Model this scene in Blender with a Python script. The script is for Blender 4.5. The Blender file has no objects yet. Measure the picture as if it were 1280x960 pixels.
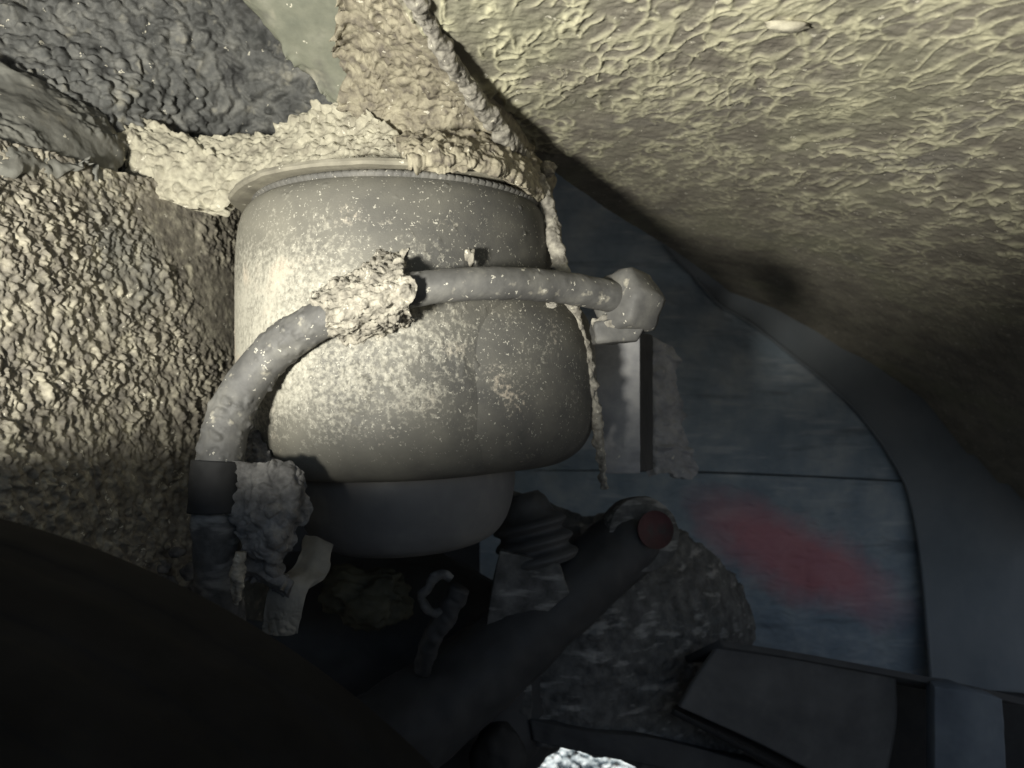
import bpy, bmesh, math, random
import numpy as np
from mathutils import Vector
rng = np.random.RandomState(7); random.seed(7)
scene = bpy.context.scene
C = scene.collection

# ------------------------------------------------------------------ camera, world, lamps, exposure
F = 931.0                                   # focal length in photo pixels (1280 wide)
cam = bpy.data.objects.new('camera', bpy.data.cameras.new('camera')); C.objects.link(cam)
cam.location = (0, 0, 0); cam.rotation_euler = (math.radians(90), 0, 0)
cam.data.sensor_width = 36; cam.data.lens = 36*F/1280; cam.data.clip_start = .01; cam.data.clip_end = 400
cam.data.dof.use_dof = True; cam.data.dof.focus_distance = .37; cam.data.dof.aperture_fstop = 11
scene.camera = cam

SUN_EL, SUN_AZ = 52, 20                     # sun stands beyond the vehicle
world = bpy.data.worlds.new('World'); scene.world = world; world.use_nodes = True
wn = world.node_tree.nodes; wl = world.node_tree.links
sky = wn.new('ShaderNodeTexSky'); sky.sky_type = 'NISHITA'; sky.sun_disc = False
sky.dust_density = 6; sky.ozone_density = .3; sky.sun_elevation = math.radians(SUN_EL); sky.sun_rotation = math.radians(SUN_AZ)
wl.new(sky.outputs[0], wn['Background'].inputs[0]); wn['Background'].inputs[1].default_value = .15

sun = bpy.data.objects.new('sun', bpy.data.lights.new('sun', 'SUN')); C.objects.link(sun)
sun.data.energy = 5.0; sun.data.angle = math.radians(.5); sun.data.color = (1, .95, .88)
d = Vector((-math.sin(math.radians(SUN_AZ))*math.cos(math.radians(SUN_EL)), -math.cos(math.radians(SUN_AZ))*math.cos(math.radians(SUN_EL)), -math.sin(math.radians(SUN_EL))))
sun.rotation_euler = d.to_track_quat('-Z', 'Y').to_euler(); sun.location = (0, 3, 4)

torch = bpy.data.objects.new('torch_lamp', bpy.data.lights.new('torch_lamp', 'SPOT')); C.objects.link(torch)
torch.location = (-.183, -.03, -.026)
torch.data.energy = 14.2; torch.data.color = (1.0, .97, .885); torch.data.shadow_soft_size = .027
torch.data.spot_size = math.radians(2*63.5); torch.data.spot_blend = .25
td = Vector((.02, math.cos(math.radians(59)), math.sin(math.radians(59))))
torch.rotation_euler = td.to_track_quat('-Z', 'Y').to_euler()

scene.view_settings.view_transform = 'Standard'; scene.view_settings.look = 'None'
scene.view_settings.exposure = .45; scene.view_settings.gamma = 1

# ------------------------------------------------------------------ noise (numpy)
def _hash(ix, iy, iz, k=0):
    h = (ix.astype(np.int64)*374761393 + iy.astype(np.int64)*668265263 + iz.astype(np.int64)*2147483647 + k*1274126177) & 0xffffffff
    h = ((h ^ (h >> 13))*1274126177) & 0xffffffff
    h = ((h ^ (h >> 16))*2246822519) & 0xffffffff
    return ((h ^ (h >> 15)) & 0xffffff)/float(0xffffff)
def vnoise(p, s, k=0):
    q = p/s; i = np.floor(q); f = q-i; f = f*f*f*(f*(f*6-15)+10); i = i.astype(np.int64); r = 0
    for a in (0, 1):
        for b in (0, 1):
            for c in (0, 1):
                w = (f[..., 0] if a else 1-f[..., 0])*(f[..., 1] if b else 1-f[..., 1])*(f[..., 2] if c else 1-f[..., 2])
                r = r + w*_hash(i[..., 0]+a, i[..., 1]+b, i[..., 2]+c, k)
    return r*2-1
def fbm(p, s, o=4, k=0):
    r = 0; a = 1
    for j in range(o): r = r + a*vnoise(p+j*.137, s, k+j*7); s *= .5; a *= .5
    return r
def worley(p, s, k=0):
    q = p/s; i = np.floor(q).astype(np.int64); f1 = np.full(q.shape[:-1], 9.); f2 = f1.copy(); cid = np.zeros(q.shape[:-1])
    for a in (-1, 0, 1):
        for b in (-1, 0, 1):
            for c in (-1, 0, 1):
                jx, jy, jz = i[..., 0]+a, i[..., 1]+b, i[..., 2]+c
                dx = jx+_hash(jx, jy, jz, k+1)-q[..., 0]; dy = jy+_hash(jx, jy, jz, k+2)-q[..., 1]; dz = jz+_hash(jx, jy, jz, k+3)-q[..., 2]
                dd = np.sqrt(dx*dx+dy*dy+dz*dz); m = dd < f1
                f2 = np.where(m, f1, np.minimum(f2, dd)); cid = np.where(m, _hash(jx, jy, jz, k+5), cid); f1 = np.where(m, dd, f1)
    return f1, f2, cid
def warp(p, s, a, k=0):
    return p + a*np.stack([vnoise(p, s, k+11), vnoise(p, s, k+12), vnoise(p, s, k+13)], -1)
def sstep(a, b, x):
    t = np.clip((x-a)/(b-a), 0, 1); return t*t*(3-2*t)

# relief of the surfaces
def veins(p):                                                        # where the coating is drawn up into broken veins
    c, sn = math.cos(math.radians(14)), math.sin(math.radians(14)); x, y = p[..., 0], p[..., 1]
    pr = np.stack([x*c+y*sn, (y*c-x*sn)*.55, p[..., 2]*.6], -1)
    q = warp(warp(pr, .026, .009, 3), .0070, .0046, 23)
    f1, f2, _ = worley(q, .0104, 1); r = np.exp(-((f2-f1)/.145)**2)
    g1, g2, _ = worley(warp(pr, .005, .0026, 31), .0074, 9); r2 = np.exp(-((g2-g1)/.13)**2)
    m = sstep(-.40, .25, vnoise(pr, .009, 5)+.4*vnoise(pr, .022, 6)); m2 = sstep(.05, .5, vnoise(pr, .010, 15)+.3*vnoise(pr, .03, 16))
    return r*m, r2*m2
def crinkle(p, n):                                                   # wrinkled stone-guard coating, smoother towards the rear
    a, b = veins(p); k = .15+.85*sstep(.72, .42, p[..., 1]); k = k*(.45+.55*sstep(-.5, .3, vnoise(p, .09, 51)))*(.65+.35*sstep(.27, .42, p[..., 1]))
    return k*(.0014*a+.0008*b)+.00035*fbm(p, .0035, 3, 2)+.0010*vnoise(p, .045, 8)
def nuggets(p, n, s=.0085, a=.0042):                                 # lumpy gravelly undercoat
    q = warp(p, .012, .004, 3); f1, f2, c = worley(q, s, 4)
    b = np.clip(1-(f1/.62)**2, 0, 1)*(.25+.75*c)
    g1, g2, c2 = worley(warp(p, .006, .002, 8), s*.5, 14); b2 = np.clip(1-(g1/.6)**2, 0, 1)*c2
    return a*b+a*.42*b2+.0006*fbm(p, .004, 2, 6)+.0015*vnoise(p, .03, 2)
def grainy(a, s=.006): return lambda p, n: a*fbm(p, s, 4, 3)
def streaky(p, n):                                                   # thin horizontal runs of dried splash
    q = warp(p, .02, .006, 3)*np.array([.32, .6, 1.0]); g = vnoise(q, .0065, 4)
    return .0022*np.clip(g-.15, 0, 1)+.0007*vnoise(q, .003, 7)

# ------------------------------------------------------------------ mesh helpers
def P(px, py, d): return np.array([(px-640)/F*d, d, (480-py)/F*d])
def link(name, mesh, mat, parent=None, loc=None):
    o = bpy.data.objects.new(name, mesh); C.objects.link(o); mesh.materials.append(mat)
    if parent: o.parent = parent
    if loc is not None: o.location = loc
    return o
def make(name, V, faces, mat, parent=None, smooth=True):
    V = np.asarray(V, float)
    if parent: off = np.array(parent.location)
    else: off = np.array([(V[:, 0].min()+V[:, 0].max())/2, (V[:, 1].min()+V[:, 1].max())/2, V[:, 2].min()])
    me = bpy.data.meshes.new(name); me.from_pydata((V-off).tolist(), [], faces)
    me.polygons.foreach_set('use_smooth', [smooth]*len(me.polygons)); me.update()
    return link(name, me, mat, parent, None if parent else off)
def thing(name, label, cat, loc, group=None):
    o = bpy.data.objects.new(name, None); C.objects.link(o); o.location = loc; o.empty_display_size = .02
    return tag(o, label, cat, group)
def tag(o, label, cat, group=None):
    o['label'] = label; o['category'] = cat
    if group: o['group'] = group
    return o
def kind(o, k): o['kind'] = k; return o
def cat1(pts, n):                                                    # catmull-rom through rows of points
    pts = np.asarray(pts, float); m = len(pts); t = np.linspace(0, m-1, n); i = np.minimum(t.astype(int), m-2); f = t-i
    g = lambda j: np.where((j < 0)[(...,)+(None,)*(pts.ndim-1)], 2*pts[0]-pts[min(1, m-1)], np.where((j > m-1)[(...,)+(None,)*(pts.ndim-1)], 2*pts[-1]-pts[-2], pts[np.clip(j, 0, m-1)]))
    p0, p1, p2, p3 = g(i-1), g(i), g(i+1), g(i+2); f = f[(...,)+(None,)*(pts.ndim-1)]
    return .5*(2*p1+(p2-p0)*f+(2*p0-5*p1+4*p2-p3)*f*f+(3*p1-p0-3*p2+p3)*f**3)
def gridfaces(nv, nu, closed=False):
    f = []; 
    for v in range(nv-1):
        for u in range(nu if closed else nu-1):
            u2 = (u+1) % nu; f.append((v*nu+u, v*nu+u2, (v+1)*nu+u2, (v+1)*nu+u))
    return f
def gnorm(G):
    n = np.cross(np.gradient(G, axis=1), np.gradient(G, axis=0)); l = np.linalg.norm(n, axis=-1, keepdims=True); return n/np.maximum(l, 1e-12)
def sheet(name, ctrl, nu, nv, relief, mat, parent=None, thick=.004, ragged=0., face=None, world=False, dust=None):
    """A sheet of metal with real thickness through rows of (pixel x, pixel y, distance), with relief raised along its normal."""
    R = np.array([[(c if world else P(*c)) for c in row] for row in ctrl])
    G = cat1(R, nv); G = cat1(G.transpose(1, 0, 2), nu).transpose(1, 0, 2)
    n = gnorm(G); ref = -G if face is None else np.broadcast_to(np.array(face, float), G.shape)
    if (n*ref).sum(-1).mean() < 0: n = -n
    B = G.copy()
    if ragged:
        e = np.minimum(np.minimum(np.arange(nu), np.arange(nu)[::-1])[None, :]/nu, np.minimum(np.arange(nv), np.arange(nv)[::-1])[:, None]/nv)
        w = np.exp(-(e/.06))[..., None]; G = G+w*ragged*np.stack([fbm(G, .02, 4, k) for k in (41, 42, 43)], -1); B = G.copy()
    h = relief(G, n) if relief else 0
    G = G+n*np.asarray(h)[..., None] if relief else G
    V = G.reshape(-1, 3); faces = gridfaces(nv, nu)
    ring = [u for u in range(nu)]+[v*nu+nu-1 for v in range(1, nv)]+[(nv-1)*nu+u for u in range(nu-2, -1, -1)]+[v*nu for v in range(nv-2, 0, -1)]
    back = (B-n*thick).reshape(-1, 3)[ring]; k0 = len(V); V = np.vstack([V, back]); m = len(ring)
    for a in range(m): b = (a+1) % m; faces.append((ring[b], ring[a], k0+a, k0+b))
    cc = len(V); V = np.vstack([V, back.mean(0)[None]])
    # back skin: coarse copy so that the sheet is closed
    cu = np.unique(np.linspace(0, nu-1, 12).astype(int)); cv = np.unique(np.linspace(0, nv-1, 12).astype(int))
    bb = (B-n*thick)[np.ix_(cv, cu)].reshape(-1, 3); k1 = len(V); V = np.vstack([V, bb])
    faces += [tuple(k1+i for i in q[::-1]) for q in gridfaces(len(cv), len(cu))]
    o = make(name, V, faces, mat, parent)
    if dust:                                                         # pale dust and painted light on the veins, stored per vertex
        at = o.data.attributes.new('dust', 'FLOAT', 'POINT'); k = np.zeros(len(V)); k[:nu*nv] = np.clip(dust(B), 0, 1).reshape(-1); at.data.foreach_set('value', k)
    return o
def tube(name, pts, rad, nu, nv, mat, parent=None, relief=None, px=True, caps=True, squash=1.):
    path = cat1(np.array([P(*p) for p in pts] if px else pts), nv); r = cat1(np.array(rad, float)[:, None], nv)[:, 0] if np.ndim(rad) else np.full(nv, rad)
    T = np.gradient(path, axis=0); T /= np.linalg.norm(T, axis=1, keepdims=True)
    up = np.array([0, 1., 0]); A = np.cross(T, up); A /= np.linalg.norm(A, axis=1, keepdims=True); Bn = np.cross(A, T)
    th = np.linspace(0, 2*np.pi, nu, endpoint=False)
    N = A[:, None]*np.cos(th)[None, :, None]+Bn[:, None]*np.sin(th)[None, :, None]*squash
    G = path[:, None]+N*r[:, None, None]
    if relief: G = G+N*np.asarray(relief(G, N))[..., None]
    V = G.reshape(-1, 3); faces = gridfaces(nv, nu, True)
    if caps: faces += [tuple(range(nu))[::-1], tuple((nv-1)*nu+i for i in range(nu))]
    return make(name, V, faces, mat, parent)
def lathe(name, prof, nu, nv, mat, centre, parent=None, relief=None, tilt=None, lin=False):
    prof = np.array(prof, float)
    pr = cat1(prof, nv) if not lin else np.stack([np.interp(np.linspace(0, len(prof)-1, nv), np.arange(len(prof)), prof[:, i]) for i in (0, 1)], -1)
    pr[:, 0] = np.maximum(pr[:, 0], 1e-4)
    th = np.linspace(0, 2*np.pi, nu, endpoint=False)
    G = np.stack([pr[:, None, 0]*np.cos(th), pr[:, None, 0]*np.sin(th), np.broadcast_to(pr[:, None, 1], (nv, nu))], -1)
    N = np.stack([np.broadcast_to(np.cos(th), (nv, nu)), np.broadcast_to(np.sin(th), (nv, nu)), np.zeros((nv, nu))], -1)
    if relief: G = G+N*np.asarray(relief(G, N))[..., None]
    V = G.reshape(-1, 3)
    if tilt is not None:
        from mathutils import Euler
        M = np.array(Euler(tilt).to_matrix()); V = V@M.T
    V = V+np.array(centre); faces = gridfaces(nv, nu, True)+[tuple(range(nu)), tuple((nv-1)*nu+i for i in range(nu))[::-1]]
    return make(name, V, faces, mat, parent)
def lump(name, c, size, mat, parent=None, rough=.3, k=0, sub=4, fine=.0):
    bm = bmesh.new(); bmesh.ops.create_icosphere(bm, subdivisions=sub, radius=1.)
    V = np.array([v.co[:] for v in bm.verts]); faces = [tuple(v.index for v in f.verts) for f in bm.faces]; bm.free()
    h = 1+rough*fbm(V+k*3.1, .9, 4, k); W = V*h[:, None]*np.array(size)+np.array(c)
    if fine: W = W+V*(fine*fbm(W, .004, 3, k))[:, None]
    return make(name, W, faces, mat, parent)
def prism(name, outline, d0, d1, mat, parent=None, bevel=.0015, relief=None, px=True):
    """a plate: an outline of (pixel x, pixel y) placed at distance d0 and given real thickness back to d1"""
    pts = [P(x, y, d0) for x, y in outline]; bm = bmesh.new()
    a = [bm.verts.new(p) for p in pts]; b = [bm.verts.new((p[0], p[1]+d1-d0, p[2])) for p in pts]; n = len(pts)
    bm.faces.new(a); bm.faces.new(b[::-1])
    for i in range(n): bm.faces.new((a[i], b[i], b[(i+1) % n], a[(i+1) % n]))
    bmesh.ops.recalc_face_normals(bm, faces=bm.faces)
    if bevel: bmesh.ops.bevel(bm, geom=list(bm.edges), offset=bevel, segments=2, affect='EDGES', profile=.6)
    if relief:
        bmesh.ops.triangulate(bm, faces=bm.faces)
        bmesh.ops.subdivide_edges(bm, edges=[e for e in bm.edges if e.calc_length() > .006], cuts=4, use_grid_fill=True)
        bm.normal_update(); V = np.array([v.co[:] for v in bm.verts]); N = np.array([v.normal[:] for v in bm.verts]); h = relief(V, N)
        for v, p in zip(bm.verts, V+N*np.asarray(h)[:, None]): v.co = p
    V = np.array([v.co[:] for v in bm.verts]); bm.verts.index_update(); faces = [tuple(v.index for v in f.verts) for f in bm.faces]; bm.free()
    return make(name, V, faces, mat, parent, smooth=bool(relief))
def box(name, lo, hi, mat, parent=None, bevel=.003):
    bm = bmesh.new(); bmesh.ops.create_cube(bm, size=1)
    for v in bm.verts: v.co = [lo[i]+(v.co[i]+.5)*(hi[i]-lo[i]) for i in range(3)]
    if bevel: bmesh.ops.bevel(bm, geom=list(bm.edges), offset=bevel, segments=2, affect='EDGES')
    bm.verts.index_update(); V = np.array([v.co[:] for v in bm.verts]); faces = [tuple(v.index for v in f.verts) for f in bm.faces]; bm.free()
    return make(name, V, faces, mat, parent, smooth=False)

# ------------------------------------------------------------------ materials
def mat(name, cols, scale=60, rough=.85, bump=.3, bscale=900, bdist=.0006, specks=0., speck_col=(.6, .57, .46), speck_scale=330, spec=.25, stains=()):
    """cols: dark to pale colours mixed by noise; specks: share of pale grit; stains: (colour, scale, threshold, strength)"""
    m = bpy.data.materials.new(name); m.use_nodes = True; nt = m.node_tree; N = nt.nodes; L = nt.links
    b = N['Principled BSDF']; b.inputs['Roughness'].default_value = rough; b.inputs['Specular IOR Level'].default_value = spec
    tc = N.new('ShaderNodeTexCoord').outputs['Object']
    def noise(s, det=6, r=.6, vec=None):
        n = N.new('ShaderNodeTexNoise'); n.inputs['Scale'].default_value = s; n.inputs['Detail'].default_value = det; n.inputs['Roughness'].default_value = r
        if vec:
            mp = N.new('ShaderNodeMapping'); mp.inputs['Scale'].default_value = vec; L.new(tc, mp.inputs[0]); L.new(mp.outputs[0], n.inputs['Vector'])
        else: L.new(tc, n.inputs['Vector'])
        return n.outputs['Fac']
    def warped():
        n = N.new('ShaderNodeTexNoise'); n.inputs['Scale'].default_value = 420; L.new(tc, n.inputs['Vector'])
        a = N.new('ShaderNodeVectorMath'); a.operation = 'MULTIPLY_ADD'; a.inputs[1].default_value = (.007, .007, .007); L.new(n.outputs['Color'], a.inputs[0]); L.new(tc, a.inputs[2]); return a.outputs[0]
    ramp = N.new('ShaderNodeValToRGB'); L.new(noise(scale), ramp.inputs[0])
    el = ramp.color_ramp.elements
    while len(el) < len(cols): el.new(.5)
    for i, c in enumerate(cols): el[i].position = .32+.36*i/max(1, len(cols)-1); el[i].color = (*c, 1)
    col = ramp.outputs[0]
    def mix(fac, a, c, strength=1.):
        if strength < 1:
            ml = N.new('ShaderNodeMath'); ml.operation = 'MULTIPLY'; ml.inputs[1].default_value = strength; L.new(fac, ml.inputs[0]); fac = ml.outputs[0]
        x = N.new('ShaderNodeMix'); x.data_type = 'RGBA'; L.new(fac, x.inputs[0]); L.new(a, x.inputs[6]); x.inputs[7].default_value = (*c, 1); return x.outputs[2]
    for (c, s, th, st, *vec) in stains:
        r = N.new('ShaderNodeMapRange'); r.inputs[1].default_value = th; r.inputs[2].default_value = th+.12; L.new(noise(s, 3, .55, vec[0] if vec else None), r.inputs[0]); col = mix(r.outputs[0], col, c, st)
    if specks:
        v = N.new('ShaderNodeTexVoronoi'); v.inputs['Scale'].default_value = speck_scale; L.new(warped(), v.inputs['Vector'])
        sep = N.new('ShaderNodeSeparateColor'); L.new(v.outputs['Color'], sep.inputs[0])
        r1 = N.new('ShaderNodeMath'); r1.operation = 'LESS_THAN'; r1.inputs[1].default_value = .34; L.new(v.outputs['Distance'], r1.inputs[0])
        r2 = N.new('ShaderNodeMath'); r2.operation = 'LESS_THAN'; r2.inputs[1].default_value = specks; L.new(sep.outputs[0], r2.inputs[0])
        mm = N.new('ShaderNodeMath'); mm.operation = 'MULTIPLY'; L.new(r1.outputs[0], mm.inputs[0]); L.new(r2.outputs[0], mm.inputs[1])
        col = mix(mm.outputs[0], col, speck_col, .8)
    L.new(col, b.inputs['Base Color'])
    if bump:
        bp = N.new('ShaderNodeBump'); bp.inputs['Strength'].default_value = bump; bp.inputs['Distance'].default_value = bdist
        L.new(noise(bscale, 5, .65), bp.inputs['Height']); L.new(bp.outputs[0], b.inputs['Normal'])
    return m

M_pan = mat('dusty_stone_guard', [(.165, .15, .122), (.225, .208, .165), (.285, .268, .205)], 45, .85, .55, 600, .0006, .05, stains=[((.10, .09, .075), 90, .62, .5), ((.25, .25, .165), 9, .52, .5), ((.16, .15, .135), 14, .58, .6)])
def lit_dust(m, colour, k):  # pale veins: dust, and the light on their flanks put into colour
    N = m.node_tree.nodes; L = m.node_tree.links; b = N['Principled BSDF']; old = b.inputs['Base Color'].links[0].from_socket
    a = N.new('ShaderNodeAttribute'); a.attribute_name = 'dust'; f = N.new('ShaderNodeMath'); f.operation = 'MULTIPLY'; f.inputs[1].default_value = k; L.new(a.outputs['Fac'], f.inputs[0])
    x = N.new('ShaderNodeMix'); x.data_type = 'RGBA'; L.new(f.outputs[0], x.inputs[0]); L.new(old, x.inputs[6]); x.inputs[7].default_value = (*colour, 1); L.new(x.outputs[2], b.inputs['Base Color'])
lit_dust(M_pan, (.55, .528, .36), .75)
M_pan2 = mat('smooth_dark_liner', [(.12, .138, .15), (.165, .18, .188)], 12, .7, .3, 300, .0005, .0)
M_wall = mat('lumpy_dusty_undercoat', [(.11, .10, .083), (.20, .183, .145), (.37, .343, .265)], 120, .65, .5, 700, .0006, .04, stains=[((.10, .105, .098), 9, .50, .6), ((.30, .20, .15), 8, .66, .35), ((.42, .39, .29), 60, .60, .6), ((.07, .065, .055), 75, .62, .5)])
M_shade_coat = mat('shade_darkened_undercoat', [(.045, .046, .044), (.095, .096, .090), (.18, .178, .16)], 70, .7, .5, 600, .0006, .02, stains=[((.30, .285, .23), 75, .58, .6), ((.03, .03, .03), 60, .62, .6)])  # shade of the recess put into a dark undercoat colour
M_ledge = mat('pale_caked_dust', [(.23, .212, .165), (.36, .338, .26), (.48, .455, .35)], 120, .85, .5, 700, .0006, .04)
M_green = mat('grey_green_paint', [(.14, .147, .115), (.19, .195, .15), (.24, .24, .19)], 50, .6, .35, 500, .0006, .02, stains=[((.09, .09, .078), 45, .56, .6), ((.34, .32, .25), 60, .60, .6)])
M_greyp = mat('bare_grey_panel', [(.13, .13, .115), (.19, .186, .16)], 40, .6, .4, 400, .0006, .02, stains=[((.30, .28, .22), 50, .57, .6)])
M_seam = mat('dirty_sealer', [(.12, .105, .085), (.25, .225, .165), (.36, .33, .24)], 150, .8, .5, 800, .0006, .05)
M_plate = mat('dusty_steel_plate', [(.17, .158, .125), (.23, .215, .168), (.30, .28, .215)], 60, .75, .3, 800, .0004, .03)
M_rub = mat('dusty_black_rubber', [(.085, .083, .076), (.12, .116, .104), (.16, .154, .135)], 45, .62, .35, 1200, .0004, .10, (.45, .43, .36), 800, .3)
M_piston = mat('dark_plastic', [(.055, .055, .055), (.095, .094, .09)], 25, .55, .2, 500, .0003, .0, stains=[((.14, .135, .12), 30, .58, .5)])
M_piston2 = mat('dusty_dark_piston', [(.10, .099, .097), (.15, .148, .142)], 25, .5, .2, 500, .0003, .0, stains=[((.21, .205, .185), 30, .58, .5)])
M_hose = mat('grey_hose_rubber', [(.075, .074, .07), (.105, .103, .096), (.155, .151, .135)], 70, .6, .3, 900, .0004, .07, (.5, .48, .40), 420, stains=[((.40, .375, .30), 150, .62, .7), ((.10, .095, .08), 60, .6, .5)])
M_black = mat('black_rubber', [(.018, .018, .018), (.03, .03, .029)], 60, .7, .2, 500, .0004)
M_tyre = mat('tyre_rubber', [(.010, .010, .010), (.017, .017, .017)], 40, .9, .2, 400, .0004, spec=.08)
M_grit = mat('grey_brown_grit', [(.12, .112, .095), (.24, .225, .19), (.36, .34, .28)], 220, .9, .6, 700, .0008, .06)
M_mud = mat('dried_mud', [(.14, .13, .108), (.28, .26, .212), (.42, .395, .32)], 220, .9, .6, 700, .0008, .06)
M_crust = mat('grey_crust', [(.07, .068, .064), (.14, .136, .128), (.23, .223, .205)], 130, .85, .6, 500, .0008, .0, stains=[((.24, .085, .06), 26, .60, .8)])
M_steel = mat('dirty_grey_steel', [(.10, .10, .10), (.15, .149, .146), (.20, .197, .188)], 70, .55, .3, 700, .0004, .03)
M_strut = mat('dusty_grey_bracket', [(.20, .20, .205), (.27, .27, .272), (.34, .335, .325)], 60, .7, .3, 700, .0004, .02)
M_axle = mat('muddy_dark_steel', [(.05, .049, .046), (.09, .088, .082), (.14, .136, .127)], 90, .8, .5, 500, .0008, stains=[((.30, .29, .265), 95, .56, .7, (.35, .6, 1.3))])
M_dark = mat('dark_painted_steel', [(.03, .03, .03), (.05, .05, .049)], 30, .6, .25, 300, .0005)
M_blue = mat('blue_grey_panel', [(.18, .225, .26), (.24, .285, .315), (.33, .36, .37)], 22, .6, .35, 350, .0006, stains=[((.09, .12, .09), 7, .60, .5), ((.42, .44, .45), 55, .57, .55, (.22, .4, 1.5)), ((.07, .085, .10), 40, .60, .5, (.2, .4, 1.6))])
M_post = mat('blue_grey_post', [(.085, .10, .12), (.14, .16, .175)], 22, .6, .3, 350, .0006)
def tint_patch(m, pos, rot, size, colour, strength):                      # one soft reddish patch with its own place and outline
    N = m.node_tree.nodes; L = m.node_tree.links; b = N['Principled BSDF']; old = b.inputs['Base Color'].links[0].from_socket
    tc = N.new('ShaderNodeTexCoord').outputs['Object']; n = N.new('ShaderNodeTexNoise'); n.inputs['Scale'].default_value = 14; L.new(tc, n.inputs['Vector'])
    w = N.new('ShaderNodeVectorMath'); w.operation = 'MULTIPLY_ADD'; w.inputs[1].default_value = (.09, 0, .05); n.inputs['Detail'].default_value = 6; n.inputs['Roughness'].default_value = .7; L.new(n.outputs['Color'], w.inputs[0]); L.new(tc, w.inputs[2])
    mp = N.new('ShaderNodeMapping'); mp.vector_type = 'TEXTURE'; mp.inputs['Location'].default_value = (pos[0]+.045, pos[1], pos[2]+.025); mp.inputs['Rotation'].default_value = (0, rot, 0); mp.inputs['Scale'].default_value = size; L.new(w.outputs[0], mp.inputs[0])
    gr = N.new('ShaderNodeTexGradient'); gr.gradient_type = 'SPHERICAL'; L.new(mp.outputs[0], gr.inputs[0])
    k = N.new('ShaderNodeMapRange'); k.inputs[1].default_value = 0; k.inputs[2].default_value = .6; k.inputs[4].default_value = strength; L.new(gr.outputs['Fac'], k.inputs[0])
    x = N.new('ShaderNodeMix'); x.data_type = 'RGBA'; L.new(k.outputs[0], x.inputs[0]); L.new(old, x.inputs[6]); x.inputs[7].default_value = (*colour, 1); L.new(x.outputs[2], b.inputs['Base Color'])
c_ = P(992, 695, .91)-np.array([.3, .8, -.3]); tint_patch(M_blue, c_, math.radians(28), (.17, .5, .054), (.55, .15, .17), .66)
M_tab = mat('beige_plastic', [(.17, .163, .14), (.26, .25, .215)], 60, .7, .3, 500, .0004)
M_stone = mat('grey_gravel', [(.22, .27, .30), (.46, .53, .56), (.74, .79, .80)], 25, .8, .2, 200, .001)
M_soil = mat('gravel_bed', [(.05, .05, .05), (.12, .12, .115)], 30, .95, .4, 100, .003)

# ------------------------------------------------------------------ ground
GZ = -.70
g = kind(make('ground', [(-60, -60, GZ), (60, -60, GZ), (60, 60, GZ), (-60, 60, GZ)], [(0, 1, 2, 3)], M_soil, smooth=False), 'structure')
def gravel():
    bm = bmesh.new(); bmesh.ops.create_icosphere(bm, subdivisions=1, radius=1.); B = np.array([v.co[:] for v in bm.verts]); Fc = np.array([[v.index for v in f.verts] for f in bm.faces]); bm.free()
    n = 9000; V = []; Fs = []
    for i in range(n):
        s = rng.uniform(.0042, .0085)*np.array([rng.uniform(.8, 1.3), rng.uniform(.7, 1.1), rng.uniform(.5, .8)])
        a = rng.uniform(0, 6.28); c, sn = math.cos(a), math.sin(a); W = B*(1+.22*rng.uniform(-1, 1, (len(B), 1)))*s
        W = np.stack([W[:, 0]*c-W[:, 1]*sn, W[:, 0]*sn+W[:, 1]*c, W[:, 2]], -1)+np.array([rng.uniform(-.25, .7), rng.uniform(1.15, 1.95), GZ+rng.uniform(.002, .012)])
        Fs.append(Fc+len(V)*len(B)); V.append(W)
    return kind(make('gravel', np.vstack(V), np.vstack(Fs).tolist(), M_stone, smooth=False), 'stuff')
gravel()

# ------------------------------------------------------------------ floor pan above (upper right)
CZ = .15
pan = thing('floor_pan', 'dusty tan wrinkled floor pan stretching over the upper right, above the air spring', 'floor pan', (.3, .6, CZ))
# the pan is one near level sheet: rows run from just over the camera to the rear, its left edge runs obliquely along the sealed seam
def pan_pt(px, py):                                                   # the pan curves down towards the far right
    lo, hi = .05, 1.02
    for _ in range(40):
        m = (lo+hi)/2
        if (480-py)/F*m < CZ-.75*max(0, (px-640)/F*m-.03)**2: lo = m
        else: hi = m
    d = (lo+hi)/2; return ((px-640)/F*d, d, CZ-.75*max(0, (px-640)/F*d-.03)**2 if hi < 1.019 else (480-py)/F*d)
ctrl2 = [[pan_pt(x0+(1400-x0)*i/8, py) for i in range(9)] for x0, py in [(float(np.interp(py, (-60, 30, 110, 175, 220, 262, 295, 325, 355, 400, 490, 560, 650, 760), (455, 520, 585, 645, 700, 760, 815, 860, 900, 955, 1050, 1100, 1180, 1270))), py) for py in list(range(-50, 401, 30))+[460, 560, 680]]]
sheet('pan_sheet', ctrl2, 620, 520, crinkle, M_pan, pan, .005, 0, (0, -.3, -1), world=True, dust=lambda p: (lambda v: (v[0]+.7*v[1])*(.15+.85*sstep(.72, .42, p[..., 1])))(veins(p)))
lump('paint_flake', np.array(pan_pt(988, 32))*.99, (.010, .004, .0022), M_ledge, pan, .35, 5, 3)
box('upper_floor', (-1.6, -.35, .32), (1.6, 2.0, .36), M_dark, pan)

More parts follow.
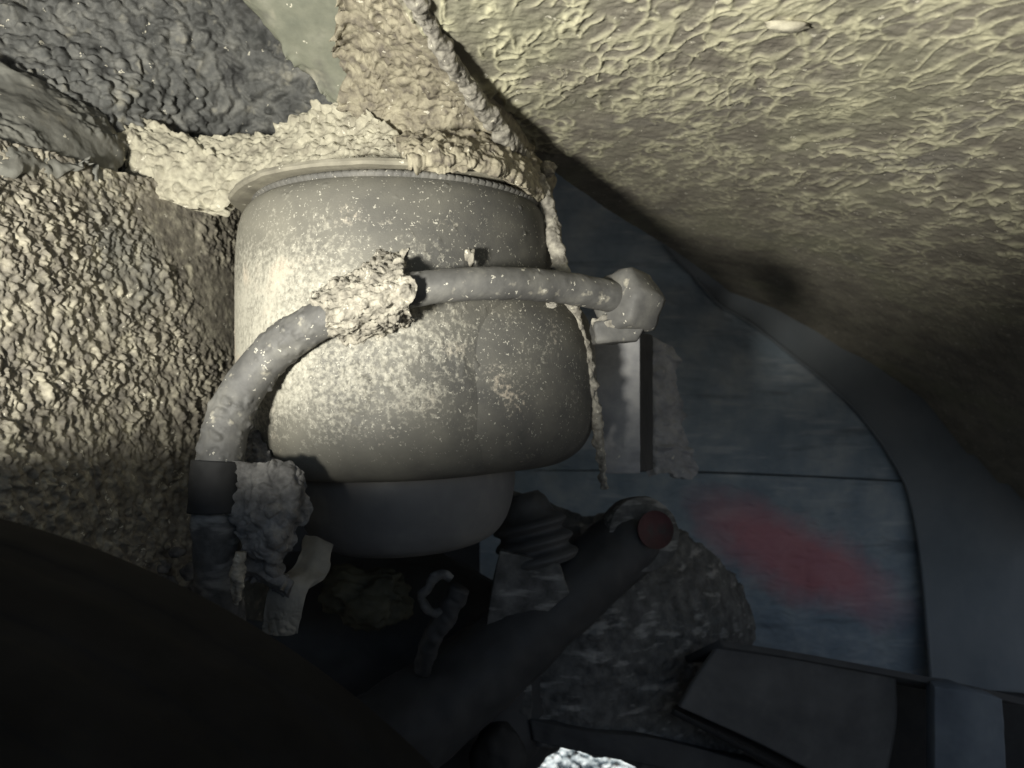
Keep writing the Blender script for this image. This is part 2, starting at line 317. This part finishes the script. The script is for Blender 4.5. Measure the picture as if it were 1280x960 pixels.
# ------------------------------------------------------------------ left: inner wing wall and the recess over it
wall = tag(sheet('inner_wing_wall', [
    [(-90, 150, .325), (40, 185, .37), (150, 215, .425), (260, 235, .49), (350, 240, .58)],
    [(-90, 300, .315), (40, 310, .36), (150, 320, .415), (260, 330, .485), (350, 330, .58)],
    [(-90, 450, .31), (40, 450, .355), (150, 450, .41), (260, 450, .48), (350, 450, .58)],
    [(-90, 600, .30), (40, 600, .345), (150, 600, .40), (260, 600, .47), (350, 600, .58)],
    [(-90, 760, .295), (40, 770, .34), (150, 770, .395), (250, 765, .46), (350, 780, .58)]], 330, 400,
    lambda p, n: (.45*nuggets(p*np.array([1, 1, .8]), n, .0072, .0056)*sstep(-.5, .35, vnoise(p, .022, 81))+.70*nuggets(warp(p, .005, .003, 5), n, .0040, .0036)*(.25+.75*sstep(-.5, .3, vnoise(p, .026, 83)))+.0012*fbm(p, .0035, 3, 9)+.002*vnoise(p, .05, 19))*(.15+.85*sstep(.53, .40, p[..., 1]+.10*vnoise(p, .05, 71))), M_wall, None, .004, 0),
    'lumpy tan undercoated wall on the left, running back behind the grey hose', 'wing wall')
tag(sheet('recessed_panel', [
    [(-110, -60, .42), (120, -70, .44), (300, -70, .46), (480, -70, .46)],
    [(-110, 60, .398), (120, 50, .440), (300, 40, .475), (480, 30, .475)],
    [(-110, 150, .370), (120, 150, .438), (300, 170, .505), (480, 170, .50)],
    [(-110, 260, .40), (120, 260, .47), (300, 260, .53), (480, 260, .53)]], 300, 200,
    lambda p, n: nuggets(p@np.array([[.65, 0, .4], [0, 1, 0], [-.5, 0, .9]]), n, .0075, .0062)+.0012*fbm(p, .004, 3, 9), M_shade_coat, None, .004, 0), 'lumpy undercoat panel in the top left corner, shade put into its dark blue-grey colour', 'panel')
tag(sheet('bare_patch', [[(-90, 92, .385), (20, 98, .405), (95, 118, .43), (150, 150, .455)], [(-90, 140, .355), (20, 145, .375), (100, 160, .408), (158, 182, .44)],
    [(-90, 196, .330), (20, 204, .358), (100, 216, .395), (156, 228, .43)]], 140, 80, lambda p, n: .0008*fbm(p, .012, 4, 3)+nuggets(p, n, .005, .0016)*sstep(.1, .5, vnoise(p, .03, 7)), M_greyp, None, .004, .012), 'smooth bare grey strip at the left edge between dark and tan undercoat', 'panel')
tag(sheet('painted_strip', [[(262, -40, .385), (330, -40, .38), (400, -40, .375), (440, -40, .37)], [(320, 30, .41), (365, 30, .405), (410, 25, .40), (436, 25, .395)],
    [(375, 85, .43), (400, 82, .425), (420, 75, .42), (436, 72, .415)], [(412, 125, .445), (420, 120, .44), (432, 112, .435), (440, 108, .43)]], 70, 110, grainy(.0004, .015), M_green, None, .004, .006),
    'smooth grey-green painted strip at the top, tapering towards the air spring', 'panel')
tag(sheet('lower_flange', [[(120, 140, .455), (200, 160, .46), (290, 172, .465), (350, 160, .455), (400, 138, .445), (470, 128, .43)],
    [(140, 175, .445), (215, 195, .45), (295, 205, .45), (360, 190, .44), (420, 172, .43), (490, 160, .415)],
    [(165, 232, .45), (240, 268, .448), (306, 256, .438), (376, 232, .418), (446, 211, .402), (516, 190, .39)]], 280, 110,
    lambda p, n: nuggets(p, n, .0065, .0042), M_ledge, None, .006, .006), 'pale rough dust caked flange arching over the left of the air spring', 'flange')
tag(sheet('sealed_seam', [[(415, -50, .335), (470, -50, .315), (530, -40, .30), (570, -30, .30)], [(425, 60, .40), (480, 50, .375), (540, 45, .355), (590, 45, .36)],
    [(430, 140, .43), (500, 130, .42), (570, 120, .41), (625, 120, .42)], [(450, 185, .43), (530, 180, .425), (610, 175, .44), (665, 180, .48)], [(520, 230, .45), (590, 240, .46), (650, 260, .48), (700, 270, .50)]],
    220, 260, lambda p, n: 1.1*crinkle(p*1.25, n)+.8*nuggets(p, n, .007, .0026), M_seam, None, .004, .008), 'crusty sealed seam with dark pits between painted strip and floor pan', 'seam')

tag(tube('seam_bead', [(470, -60, .275), (530, 25, .325), (580, 100, .372), (622, 155, .412), (655, 198, .445), (690, 230, .48)], [.006, .0075, .0085, .0085, .007, .005], 60, 420, M_seam, None, lambda p, n: .0016*fbm(p, .014, 4)+.0012*np.clip(nuggets(p, n, .008, 1.)-.5, 0, 1), squash=.7),
    'thick sealer bead running along the left edge of the wrinkled floor pan', 'sealer bead')
# ------------------------------------------------------------------ air spring
AX = np.array([-.0668, .45, 0.])
spring = thing('air_spring', 'big dusty grey rubber air spring with round piston below, in the middle', 'air spring', (AX[0], AX[1], -.097))
def bell_relief(G, N):
    ang = np.arctan2(G[..., 1], G[..., 0])/np.pi*180                 # -90 faces the camera
    z = G[..., 2]; q = G+AX
    band = np.exp(-((z-.022)/.030)**2)*sstep(20, -40, np.abs(ang+92)-35)
    cr = sstep(-.15, .5, vnoise(q, .020, 3)+.6*vnoise(q, .008, 4)+.9*band-.55)
    f1, f2, c = worley(warp(q, .006, .002, 3), .0030, 9); g = np.clip(1-(f1/.6)**2, 0, 1)*c
    f3, f4, c3 = worley(q, .005, 19); sp = np.clip(1-(f3/.3)**2, 0, 1)*(c3 > .86)
    cr = cr*sstep(.05, .35, band)
    return cr*(.0017*g+.0009*vnoise(q, .006, 5))+.0007*sp*(z > -.03)+.0006*vnoise(q, .05, 6)
# rubber with dust: a crusted band where spray dries, clean underneath
def bellows_mat():
    m = bpy.data.materials.new('dust_crusted_bellows_rubber'); m.use_nodes = True; N = m.node_tree.nodes; L = m.node_tree.links; b = N['Principled BSDF']
    tc = N.new('ShaderNodeTexCoord').outputs['Object']
    def noise(s, det=5, r=.6, vec=None):
        n = N.new('ShaderNodeTexNoise'); n.inputs['Scale'].default_value = s; n.inputs['Detail'].default_value = det; n.inputs['Roughness'].default_value = r
        if vec:
            mp = N.new('ShaderNodeMapping'); mp.inputs['Scale'].default_value = vec; L.new(tc, mp.inputs[0]); L.new(mp.outputs[0], n.inputs['Vector'])
        else: L.new(tc, n.inputs['Vector'])
        return n.outputs['Fac']
    def warped():
        n = N.new('ShaderNodeTexNoise'); n.inputs['Scale'].default_value = 420; L.new(tc, n.inputs['Vector'])
        a = N.new('ShaderNodeVectorMath'); a.operation = 'MULTIPLY_ADD'; a.inputs[1].default_value = (.007, .007, .007); L.new(n.outputs['Color'], a.inputs[0]); L.new(tc, a.inputs[2]); return a.outputs[0]
    def rng_(src, a, b_, c=0, d_=1):
        r = N.new('ShaderNodeMapRange'); r.inputs[1].default_value = a; r.inputs[2].default_value = b_; r.inputs[3].default_value = c; r.inputs[4].default_value = d_; L.new(src, r.inputs[0]); return r.outputs[0]
    def op(o, a, b_):
        x = N.new('ShaderNodeMath'); x.operation = o
        for i, v in enumerate((a, b_)):
            if isinstance(v, (int, float)): x.inputs[i].default_value = v
            else: L.new(v, x.inputs[i])
        return x.outputs[0]
    def mix(f, a, c):
        x = N.new('ShaderNodeMix'); x.data_type = 'RGBA'; L.new(f, x.inputs[0])
        for i, v in ((6, a), (7, c)):
            if isinstance(v, tuple): x.inputs[i].default_value = (*v, 1)
            else: L.new(v, x.inputs[i])
        return x.outputs[2]
    sx = N.new('ShaderNodeSeparateXYZ'); L.new(tc, sx.inputs[0]); z = sx.outputs[2]; x = sx.outputs[0]
    film_lit = rng_(noise(30), .35, .7)
    film_lit = op('ADD', op('MULTIPLY', film_lit, .45), rng_(x, .05, -.10, 0, .75)); film_lit = op('MINIMUM', film_lit, 1.0); col = mix(film_lit, (.062, .061, .057), (.215, .205, .166))  # dust coat, with light from the left put into its paler left side
    # crust of dried spray at half height, thicker to the left
    band = op('MULTIPLY', rng_(z, .055, .095), rng_(z, .20, .145))
    side = rng_(x, .075, -.07, .25, 1.)
    cr = op('ADD', op('MULTIPLY', op('MULTIPLY', band, side), .34), op('ADD', op('MULTIPLY', noise(48, 4, .6), .42), op('MULTIPLY', noise(430, 3, .65), .62)))
    crust = rng_(cr, .66, .88)
    col = mix(op('MULTIPLY', crust, .85), col, (.44, .42, .345))
    warm = rng_(noise(24, 2), .58, .7, 0, .55); col = mix(op('MULTIPLY', warm, crust), col, (.50, .40, .30))
    for sc, th, rad in ((620, .16, .30), (300, .05, .19)):
        v = N.new('ShaderNodeTexVoronoi'); v.inputs['Scale'].default_value = sc; L.new(warped(), v.inputs['Vector']); sp = N.new('ShaderNodeSeparateColor'); L.new(v.outputs['Color'], sp.inputs[0])
        s = op('MULTIPLY', op('MULTIPLY', op('LESS_THAN', v.outputs['Distance'], rad), op('LESS_THAN', sp.outputs[0], th)), rng_(z, .05, .08))
        col = mix(op('MULTIPLY', s, .7), col, (.50, .48, .40))
    L.new(col, b.inputs['Base Color']); b.inputs['Roughness'].default_value = .6; b.inputs['Specular IOR Level'].default_value = .3
    bp = N.new('ShaderNodeBump'); bp.inputs['Strength'].default_value = .6; bp.inputs['Distance'].default_value = .0008; L.new(op('ADD', op('MULTIPLY', crust, noise(500)), op('MULTIPLY', noise(1200), .3)), bp.inputs['Height']); L.new(bp.outputs[0], b.inputs['Normal'])
    return m
M_bell = bellows_mat()
TILT = (0, math.radians(-1.5), 0)
lathe('bellows', [(.072, .1052), (.0805, .1042), (.0868, .0995), (.0905, .0905), (.0925, .074), (.0934, .045), (.0945, .006), (.0942, -.015), (.0902, -.034), (.081, -.0465), (.0695, -.050), (.064, -.046), (.062, -.04)], 640, 280, M_bell, AX, spring, bell_relief, TILT)
# crimped bead ring round the top of the bellows
th = np.linspace(0, 2*np.pi, 720, endpoint=False); tooth = .0010*(np.abs(np.sin(th*60)) > .45)
pr = [(.068, .1070), (.0790, .1066), (.0832, .1054), (.0845, .1038), (.0838, .1022)]
V = []; 
for i, (r, z) in enumerate(pr):
    rr = r+(tooth if i in (1, 2, 3) else 0); V.append(np.stack([AX[0]+rr*np.cos(th), AX[1]+rr*np.sin(th), np.full(720, z)], -1))
make('crimp_ring', np.vstack(V), gridfaces(len(pr), 720, True), M_rub, spring)
lathe('mounting_plate', [(.010, .1062), (.085, .1066), (.0888, .1072), (.0898, .1085), (.0890, .1105), (.01, .1125)], 240, 60, M_plate, AX+np.array([-.006, .002, 0]), spring, lambda p, n: .0016*fbm(p, .022, 4), TILT, True)
lathe('piston', [(.050, -.030), (.0640, -.040), (.0660, -.050), (.0655, -.062), (.0630, -.074), (.0580, -.085), (.0500, -.0925), (.0360, -.0962), (.002, -.0968)], 200, 90, M_piston2, AX, spring, grainy(.0003, .02), (0, math.radians(-3), 0))
lathe('rear_lobe', [(.055, .050), (.074, .047), (.083, .039), (.0875, .025), (.0888, .005), (.0885, -.012), (.0862, -.027), (.079, -.040), (.068, -.0475), (.06, -.048)], 320, 130, M_bell, (-.0375, .456, 0), spring, None, TILT)
sheet('mud_crust', [[(490, 165, .40), (560, 158, .40), (620, 166, .415), (668, 188, .44)], [(500, 180, .376), (565, 178, .378), (622, 190, .395), (674, 212, .428)],
      [(512, 196, .366), (572, 198, .369), (628, 212, .388), (680, 236, .425)], [(526, 208, .372), (580, 212, .376), (634, 227, .394), (684, 256, .43)]], 190, 100, lambda p, n: nuggets(p, n, .0055, .0022)+.0016*fbm(p, .010, 3)+.7*crinkle(p*1.6, n), M_seam, spring, .005, .004)
lump('dirt_clod', P(588, 322, .362), (.0022, .0022, .0042), M_mud, spring, .5, 9, 3)

# ------------------------------------------------------------------ grey air hose across the front of the spring
hose = thing('air_hose', 'grey hose bowed across the air spring, ending in a six sided nut', 'hose', (-.11, .28, -.08))
HR = .0090
hp = [(272, 640, .350), (276, 565, .352), (296, 500, .356), (342, 440, .357), (405, 398, .349), (470, 373, .342), (540, 359, .341), (620, 354, .349), (700, 359, .372), (760, 370, .388), (782, 375, .394)]
tube('hose_body', hp, [.0106, .0106, .0102, .0097, .0091, .0084, .0079, .0078, .0080, .0082, .0083], 90, 420, M_hose, hose,
     lambda p, n: .0022*np.clip(nuggets(p, n, .0055, 1.)-.35, 0, 1)*sstep(-.15, .35, vnoise(p, .016, 4)+.85*sstep(-.075, -.115, p[..., 0])-.30-.5*sstep(-.06, -.03, p[..., 0]))+.0002*fbm(p, .006, 3))
tube('shadow_sleeve', [(274.5, 576, .352), (272, 606, .351), (271, 640, .350)], .0128, 60, 40, M_black, hose, grainy(.0003, .006))  # black sleeve added to draw the sharp shadow edge across the hose
tube('lower_pipe', [(271, 632, .350), (270, 680, .352), (273, 745, .355), (280, 800, .36)], .0108, 50, 60, M_axle, hose, grainy(.0007, .006))
ax0 = P(768, 373, .388); ax1 = ax0+np.array([.0215, .018, -.0050]); a = (ax1-ax0)/np.linalg.norm(ax1-ax0)
e1 = np.cross(a, [0, 0, 1.]); e1 /= np.linalg.norm(e1); e2 = np.cross(e1, a)
V = []; NS = 36                                                      # rounded six sided union under dust
ring = ((-.001, .0100), (-.0002, .0138), (.0012, .0158), (.004, .0168), (.012, .0170), (.0185, .0168), (.0210, .0158), (.0222, .0130), (.0225, .006))
for (t, r_) in ring:
    for k in range(NS):
        an = 2*math.pi*k/NS; flat = math.cos(math.pi/6)/math.cos(((an-.2) % (math.pi/3))-math.pi/6); rr = r_*flat*1.09
        V.append(ax0+a*t+rr*(e1*math.cos(an)+e2*math.sin(an)))
V = np.array(V); V += .0006*np.stack([fbm(V, .006, 3, k) for k in (3, 4, 5)], -1)
hexo = make('union_nut', V, gridfaces(len(ring), NS, True)+[tuple(range(NS))[::-1], tuple((len(ring)-1)*NS+i for i in range(NS))], M_hose, hose)
sheet('mud_crust', [[(392, 352, .366), (440, 335, .360), (486, 316, .360), (502, 326, .358)], [(402, 380, .3380), (455, 362, .3305), (497, 346, .3290), (511, 350, .3290)],
      [(414, 404, .3375), (462, 390, .3310), (502, 378, .3285), (513, 376, .3290)], [(418, 442, .366), (468, 430, .360), (506, 412, .358), (516, 402, .357)]], 200, 190,
      lambda p, n: nuggets(p, n, .0042, .0024)+.0016*fbm(p, .007, 4), M_mud, hose, .006, .005)
for k, (x, y, dd, s) in enumerate([(752, 404, .390, .0036), (770, 402, .388, .0042), (786, 408, .391, .0040), (776, 412, .390, .0036), (690, 381, .371, .0020)]):
    lump('mud_lump', P(x, y, dd), (s*1.4, s*.6, s*.8), M_grit, hose, .5, 20+k, 4, .0010)
prism('fitting_ear', [(742, 402), (800, 392), (819, 388), (797, 426), (744, 430)], .386, .405, M_hose, hose, .002, lambda p, n: .0007*fbm(p, .006, 4))
# mud caked cable
tag(tube('cable', [(498, -35, .270), (533, 28, .305), (578, 98, .347), (608, 140, .377), (634, 174, .403), (657, 204, .43), (683, 260, .432), (697, 320, .42), (712, 375, .415), (728, 425, .42), (740, 490, .425), (750, 560, .435), (756, 610, .45)],
    [.0036, .0038, .0040, .0044, .0050, .0052, .0048, .0044, .0038, .0036, .0030, .0028, .0026], 48, 560, M_grit, None, lambda p, n: .0018*(nuggets(p, n, .006, 1.)-.3)+.0014*fbm(p, .007, 4)),
    'mud caked cable hanging from the seam down past the right of the air spring', 'cable')
tag(lump('dirt_clump', P(680, 213, .452), (.008, .006, .004), M_mud, None, .6, 31, 4, .001), 'small dirt clump stuck beside the cable at the floor pan edge', 'dirt')

# ------------------------------------------------------------------ support strut under the fitting
strut = thing('support_bracket', 'flat grey upright bracket below the union nut of the hose', 'bracket', (.08, .47, -.07))
sheet('front_plate', [[(742, 415, .47), (772, 415, .468), (800, 415, .47)], [(746, 500, .47), (774, 500, .468), (800, 500, .47)], [(752, 592, .47), (776, 592, .468), (800, 592, .47)]], 40, 90, lambda p, n: streaky(p, n)*.5*sstep(-.02, -.045, p[..., 2]), M_strut, strut, .006)
sheet('side_flange', [[(800, 416, .472), (812, 418, .50), (816, 420, .56)], [(800, 500, .472), (812, 500, .50), (816, 500, .56)], [(800, 590, .472), (812, 588, .50), (816, 586, .56)]], 30, 60, grainy(.0003), M_dark, strut, .003)

# ------------------------------------------------------------------ right: rear panel, liner
rear = thing('rear_panel', 'dim blue-grey panel at the right with faint reddish patch and horizontal joint', 'panel', (.3, .8, -.3))
sheet('upper_sheet', [[(640, 170, .90), (820, 190, .90), (1000, 330, .905), (1200, 345, .93), (1420, 345, 1.0)], [(640, 480, .90), (820, 480, .90), (1000, 480, .905), (1200, 480, .93), (1420, 480, 1.0)], [(640, 588, .90), (820, 588, .90), (1000, 594, .905), (1200, 604, .93), (1420, 612, 1.0)]], 420, 190, streaky, M_blue, rear, .004)
sheet('lower_sheet', [[(600, 588, .896), (820, 590, .896), (1000, 596, .901), (1200, 606, .926), (1420, 614, .996)], [(600, 690, .89), (820, 690, .89), (1000, 700, .897), (1200, 715, .92), (1420, 725, .99)], [(600, 780, .885), (820, 790, .885), (1000, 815, .893), (1200, 850, .915), (1420, 880, .985)], [(600, 880, .88), (820, 890, .88), (1000, 915, .89), (1200, 950, .91), (1420, 980, .98)]], 420, 240, streaky, M_blue, rear, .004)
sheet('bright_edge', [[(805, 428, .60), (820, 428, .595), (842, 430, .61)], [(804, 510, .60), (822, 510, .595), (850, 510, .615)], [(806, 596, .60), (828, 596, .595), (872, 594, .62)]], 80, 160, lambda p, n: 1.8*streaky(p, n)+.0012*fbm(p, .008, 4), M_strut, rear, .004, .004)
liner = thing('liner', 'smooth dark curved liner with a thin lit lip on the far right', 'liner', (.5, .75, -.1))
lip = [(840, 318), (870, 348), (900, 380), (940, 405), (985, 440), (1030, 475), (1070, 512), (1100, 550), (1122, 585), (1135, 612), (1146, 660), (1154, 720), (1160, 790), (1166, 870)]
sheet('liner_shell', [[(x+(1440-x)*t, y, float(np.interp(x+(1440-x)*t, (820, 1000, 1200, 1420), (.895, .8995, .9235, .994)))-.004-max(0, y-560)*.00012) for t in (0, .25, .5, .75, 1)] for x, y in [(820, 290)]+lip], 100, 100, grainy(.0012, .06), M_pan2, liner, .004)
tube('lip', [(x, y, float(np.interp(x, (820, 1000, 1200), (.895, .8995, .9235)))-.005-max(0, y-560)*.00012) for x, y in lip[1:]], .0022, 16, 90, M_pan2, liner, grainy(.0003, .01))

# ------------------------------------------------------------------ below: axle, arm, damper boot, brackets
axle = thing('axle_beam', 'muddy axle beam plate under the rear panel with ridged dried dirt', 'axle beam', (.08, .6, -.33))
def plate_relief(p, n):
    q = warp(p, .015, .005, 5)*np.array([.45, .6, 1.0]); f1, f2, c = worley(q, .0085, 3)
    return (.0022*np.clip(1-(f1/.6)**2, 0, 1)*(.4+c)+.001*fbm(p, .006, 3))*sstep(-.3, .3, vnoise(p, .035, 9)+.25)
sheet('mud_plate', [[(640, 610, .60), (720, 640, .60), (820, 650, .62), (890, 690, .66), (930, 740, .70)], [(650, 700, .585), (740, 720, .58), (820, 730, .60), (895, 755, .64), (945, 800, .68)],
    [(655, 800, .57), (740, 810, .565), (800, 820, .58), (860, 832, .60), (925, 850, .66)], [(660, 925, .56), (740, 943, .56), (800, 958, .57), (860, 972, .58), (950, 1000, .60)]], 260, 280, plate_relief, M_axle, axle, .012, .003)
sheet('beam_face', [[(590, 850, .55), (625, 830, .55), (662, 815, .555)], [(590, 905, .55), (625, 890, .55), (664, 880, .555)], [(590, 1000, .55), (630, 985, .55), (666, 930, .555)]], 60, 80, grainy(.0015, .01), M_axle, axle, .02, .002)
sheet('lower_lip', [[(662, 900, .552), (740, 915, .552), (830, 925, .56), (960, 960, .59)], [(666, 926, .55), (745, 944, .55), (835, 962, .556), (960, 995, .588)]], 60, 20, grainy(.0006, .01), M_dark, axle, .03)
arm = thing('trailing_arm', 'dark diagonal suspension arm with rounded upper end', 'suspension arm', (.06, .52, -.2))
tube('arm_tube', [(430, 960, .47), (520, 900, .49), (610, 830, .51), (700, 750, .53), (770, 690, .55), (800, 665, .556), (816, 652, .556)], [.034, .032, .029, .027, .025, .022, .006], 50, 90, M_dark, arm, grainy(.0012, .012))
lathe('bush_eye', [(.004, -.012), (.024, -.012), (.027, -.010), (.028, 0), (.027, .010), (.024, .012), (.004, .012)], 70, 50, M_axle, P(798, 668, .55), arm, grainy(.0006, .01), (math.radians(78), 0, math.radians(12)))
lathe('rubber_bush', [(.001, -.0150), (.006, -.0148), (.010, -.0135), (.0125, -.0105), (.0135, -.006)], 40, 24, mat('reddish_rubber', [(.05, .032, .031), (.10, .042, .043)], 50, .8, .5, 300, .001, stains=[((.05, .048, .045), 70, .5, .8)]), P(824, 662, .524), arm, None, (math.radians(78), 0, math.radians(12)))
damper = thing('damper', 'small ribbed dark rubber boot beside the piston on the right', 'damper', tuple(P(665, 760, .52)))
bp = []
for k in range(4): z = -.006*k*2; bp += [(.0215+.0015*k, z), (.0255+.0015*k, z-.003), (.0265+.0015*k, z-.006), (.0225+.0015*k, z-.0095)]
lathe('ribbed_boot', [(.012, .018), (.016, .012), (.0185, .004)]+bp[:12], 80, 130, M_piston, P(660, 648, .53), damper, grainy(.0004, .006), (math.radians(-8), math.radians(-14), 0))
prism('boot_plate', [(624, 688), (700, 706), (712, 742), (660, 785), (604, 800)], .50, .512, M_axle, damper, .001, lambda p, n: .0008*fbm(p, .008, 4))
# corroded sensor bracket left of the piston
sb = thing('sensor_bracket', 'corroded lumpy bracket with pale tab hanging left of the piston', 'bracket', tuple(P(345, 790, .35)))
sheet('bracket_body', [[(300, 575, .352), (330, 578, .345), (365, 588, .345), (388, 605, .352)], [(305, 620, .347), (330, 620, .338), (362, 625, .340), (386, 640, .350)], [(302, 660, .347), (328, 655, .336), (356, 660, .338), (366, 668, .350)],
      [(303, 700, .347), (325, 695, .338), (345, 700, .340), (354, 700, .350)], [(302, 722, .35), (325, 728, .345), (350, 738, .345), (362, 742, .350)]], 150, 200, lambda p, n: nuggets(p, n, .008, .0035)+.0025*fbm(p, .012, 4), M_crust, sb, .008, .006)
sheet('flange_edge', [[(300, 712, .34), (330, 722, .338), (360, 738, .34)], [(306, 720, .345), (332, 731, .343), (362, 747, .345)]], 60, 12, grainy(.0008, .005), M_crust, sb, .006, .002)
sheet('pale_tab', [[(384, 668, .378), (402, 672, .376), (420, 680, .378)], [(368, 708, .362), (388, 708, .360), (408, 714, .362)], [(334, 735, .348), (358, 732, .345), (384, 738, .348)], [(330, 790, .348), (352, 795, .345), (370, 792, .348)]], 60, 160,
      lambda p, n: .0003*fbm(p, .006, 3)+.0016*np.clip(nuggets(p, n, .004, 1.), 0, 1)*sstep(-.098, -.115, p[..., 2]), M_tab, sb, .004, .0015)
tag(sheet('mud_wedge', [[(312, 536, .382), (316, 534, .380), (320, 536, .382)], [(306, 562, .378), (320, 560, .373), (334, 564, .378)], [(300, 592, .372), (322, 588, .366), (346, 584, .374)]], 60, 90, lambda p, n: nuggets(p, n, .004, .0018), M_crust, None, .006, .002),
    'pale wedge of dried mud between hose and bottom of the air spring', 'mud')
tag(tube('mud_icicle', [(300, 690, .335), (298, 715, .335), (297, 740, .336), (296, 756, .337)], [.0020, .0026, .0022, .0008], 20, 90, M_mud, None, lambda p, n: .0014*fbm(p, .004, 3)), 'thin crumbly drip of mud hanging left of the corroded bracket', 'mud')
# loose nuggets at the wall's lower right corner
for k, (x, y, s) in enumerate([(176, 706, 9), (192, 722, 10), (204, 708, 10), (213, 732, 9), (222, 690, 8), (229, 742, 8), (236, 715, 9), (246, 735, 10), (254, 708, 6)]):
    dd = .425; tag(lump('undercoat_nugget', P(x, y, dd), tuple(np.array([1.1, .9, 1])*s/F*dd), M_crust, None, .45, 50+k, 3), 'loose grey nugget above the tyre, '+('first', 'second', 'third', 'fourth', 'fifth', 'sixth', 'seventh', 'eighth', 'ninth')[k]+' from the left along the wall corner', 'nugget', 'loose nuggets above the tyre')
# dark machinery behind the arm
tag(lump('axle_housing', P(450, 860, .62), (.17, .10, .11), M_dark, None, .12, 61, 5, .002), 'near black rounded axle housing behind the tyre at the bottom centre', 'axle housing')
cal = thing('brake_caliper', 'dark dirty casting with olive patch and open ring below the piston', 'caliper', tuple(P(490, 800, .50)))
lump('casting', P(460, 742, .50), (.030, .022, .018), mat('olive_dirty_casting', [(.05, .048, .035), (.09, .085, .055)], 60, .8, .4, 300, .001), cal, .45, 65, 5, .002)
tube('ring', [(545+18*math.cos(t)+ (8 if math.sin(t) < 0 else 0), 742+24*math.sin(t), .47) for t in np.linspace(.3, 5.4, 14)], .0030, 16, 80, M_axle, cal, grainy(.0006, .005))
tube('bracket_leg', [(575, 735, .47), (560, 765, .472), (540, 800, .475), (527, 840, .48)], [.006, .007, .006, .005], 24, 60, M_dark, cal, grainy(.0012, .006))
tag(lump('rubber_bump_stop', P(622, 955, .50), (.019, .02, .027), M_black, None, .14, 71, 4, .001), 'black rounded rubber stop at the bottom edge beside the bright gravel', 'bump stop')
# open channel at the lower right
ch = thing('box_channel', 'dark open box channel at the bottom right with angled cut end', 'channel', tuple(P(1000, 1000, .56)))
sheet('web', [[(900, 806, .56), (1000, 820, .58), (1120, 845, .60)], [(868, 852, .555), (1000, 885, .575), (1120, 910, .60)], [(850, 884, .55), (960, 935, .57), (1100, 1010, .59)]], 60, 50, grainy(.0005, .02), M_piston, ch, .004)
sheet('under_flange', [[(838, 892, .548), (940, 945, .56), (1060, 1010, .58)], [(850, 886, .60), (960, 930, .62), (1080, 990, .64)]], 40, 20, None, M_black, ch, .004, 0, (0, 0, -1))
sheet('top_flange', [[(898, 800, .556), (1010, 818, .575), (1180, 850, .60), (1290, 875, .62)], [(902, 808, .554), (1010, 826, .573), (1180, 858, .598), (1290, 884, .618)]], 60, 12, grainy(.0004, .01), M_dark, ch, .05)
sheet('end_post', [[(1168, 858, .585), (1210, 864, .58), (1252, 874, .585)], [(1168, 920, .585), (1210, 920, .58), (1256, 925, .585)], [(1168, 1010, .585), (1210, 1010, .58), (1260, 1010, .585)]], 50, 60, grainy(.0005, .02), M_post, ch, .02)
sheet('inner_face', [[(790, 905, .66), (1000, 850, .66), (1300, 870, .68)], [(790, 950, .66), (1000, 940, .66), (1300, 950, .68)], [(800, 966, .66), (1000, 1080, .66), (1300, 1080, .68)]], 30, 20, grainy(.0005, .02), M_black, ch, .004)
# chassis closing off the rear of the space
ra = thing('chassis_rail', 'dark chassis rail closing the space behind the axle', 'chassis rail', (0, 1.0, -.3))
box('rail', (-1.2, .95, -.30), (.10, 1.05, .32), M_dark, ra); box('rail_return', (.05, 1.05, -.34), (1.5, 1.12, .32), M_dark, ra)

# ------------------------------------------------------------------ tyre in the lower left foreground
TC = np.array([-.2575, .165, -.3615]); TR = .331
tyre = thing('tyre', 'black tyre filling the bottom left foreground', 'tyre', (TC[0], TC[1], GZ))
prof = [(.20, -.098), (.245, -.106), (.285, -.108), (.315, -.103), (.3255, -.094)]
for gx in (-.055, -.018, .018, .055): prof += [(.3300, gx-.0052), (.3298, gx-.0048), (.3298, gx+.0048), (.3300, gx+.0052)]
prof += [(.3255, .094), (.315, .103), (.285, .108), (.245, .106), (.20, .098)]
def tread(G, N):
    an = np.arctan2(G[..., 1], G[..., 0]); r = np.hypot(G[..., 0], G[..., 1]); s = np.sin(an*78+G[..., 2]*60)
    return -.0004*sstep(.70, .97, s)*sstep(.327, .329, r)
lathe('carcass', prof, 900, 80, M_tyre, TC, tyre, tread, (math.radians(90), 0, 0), True)
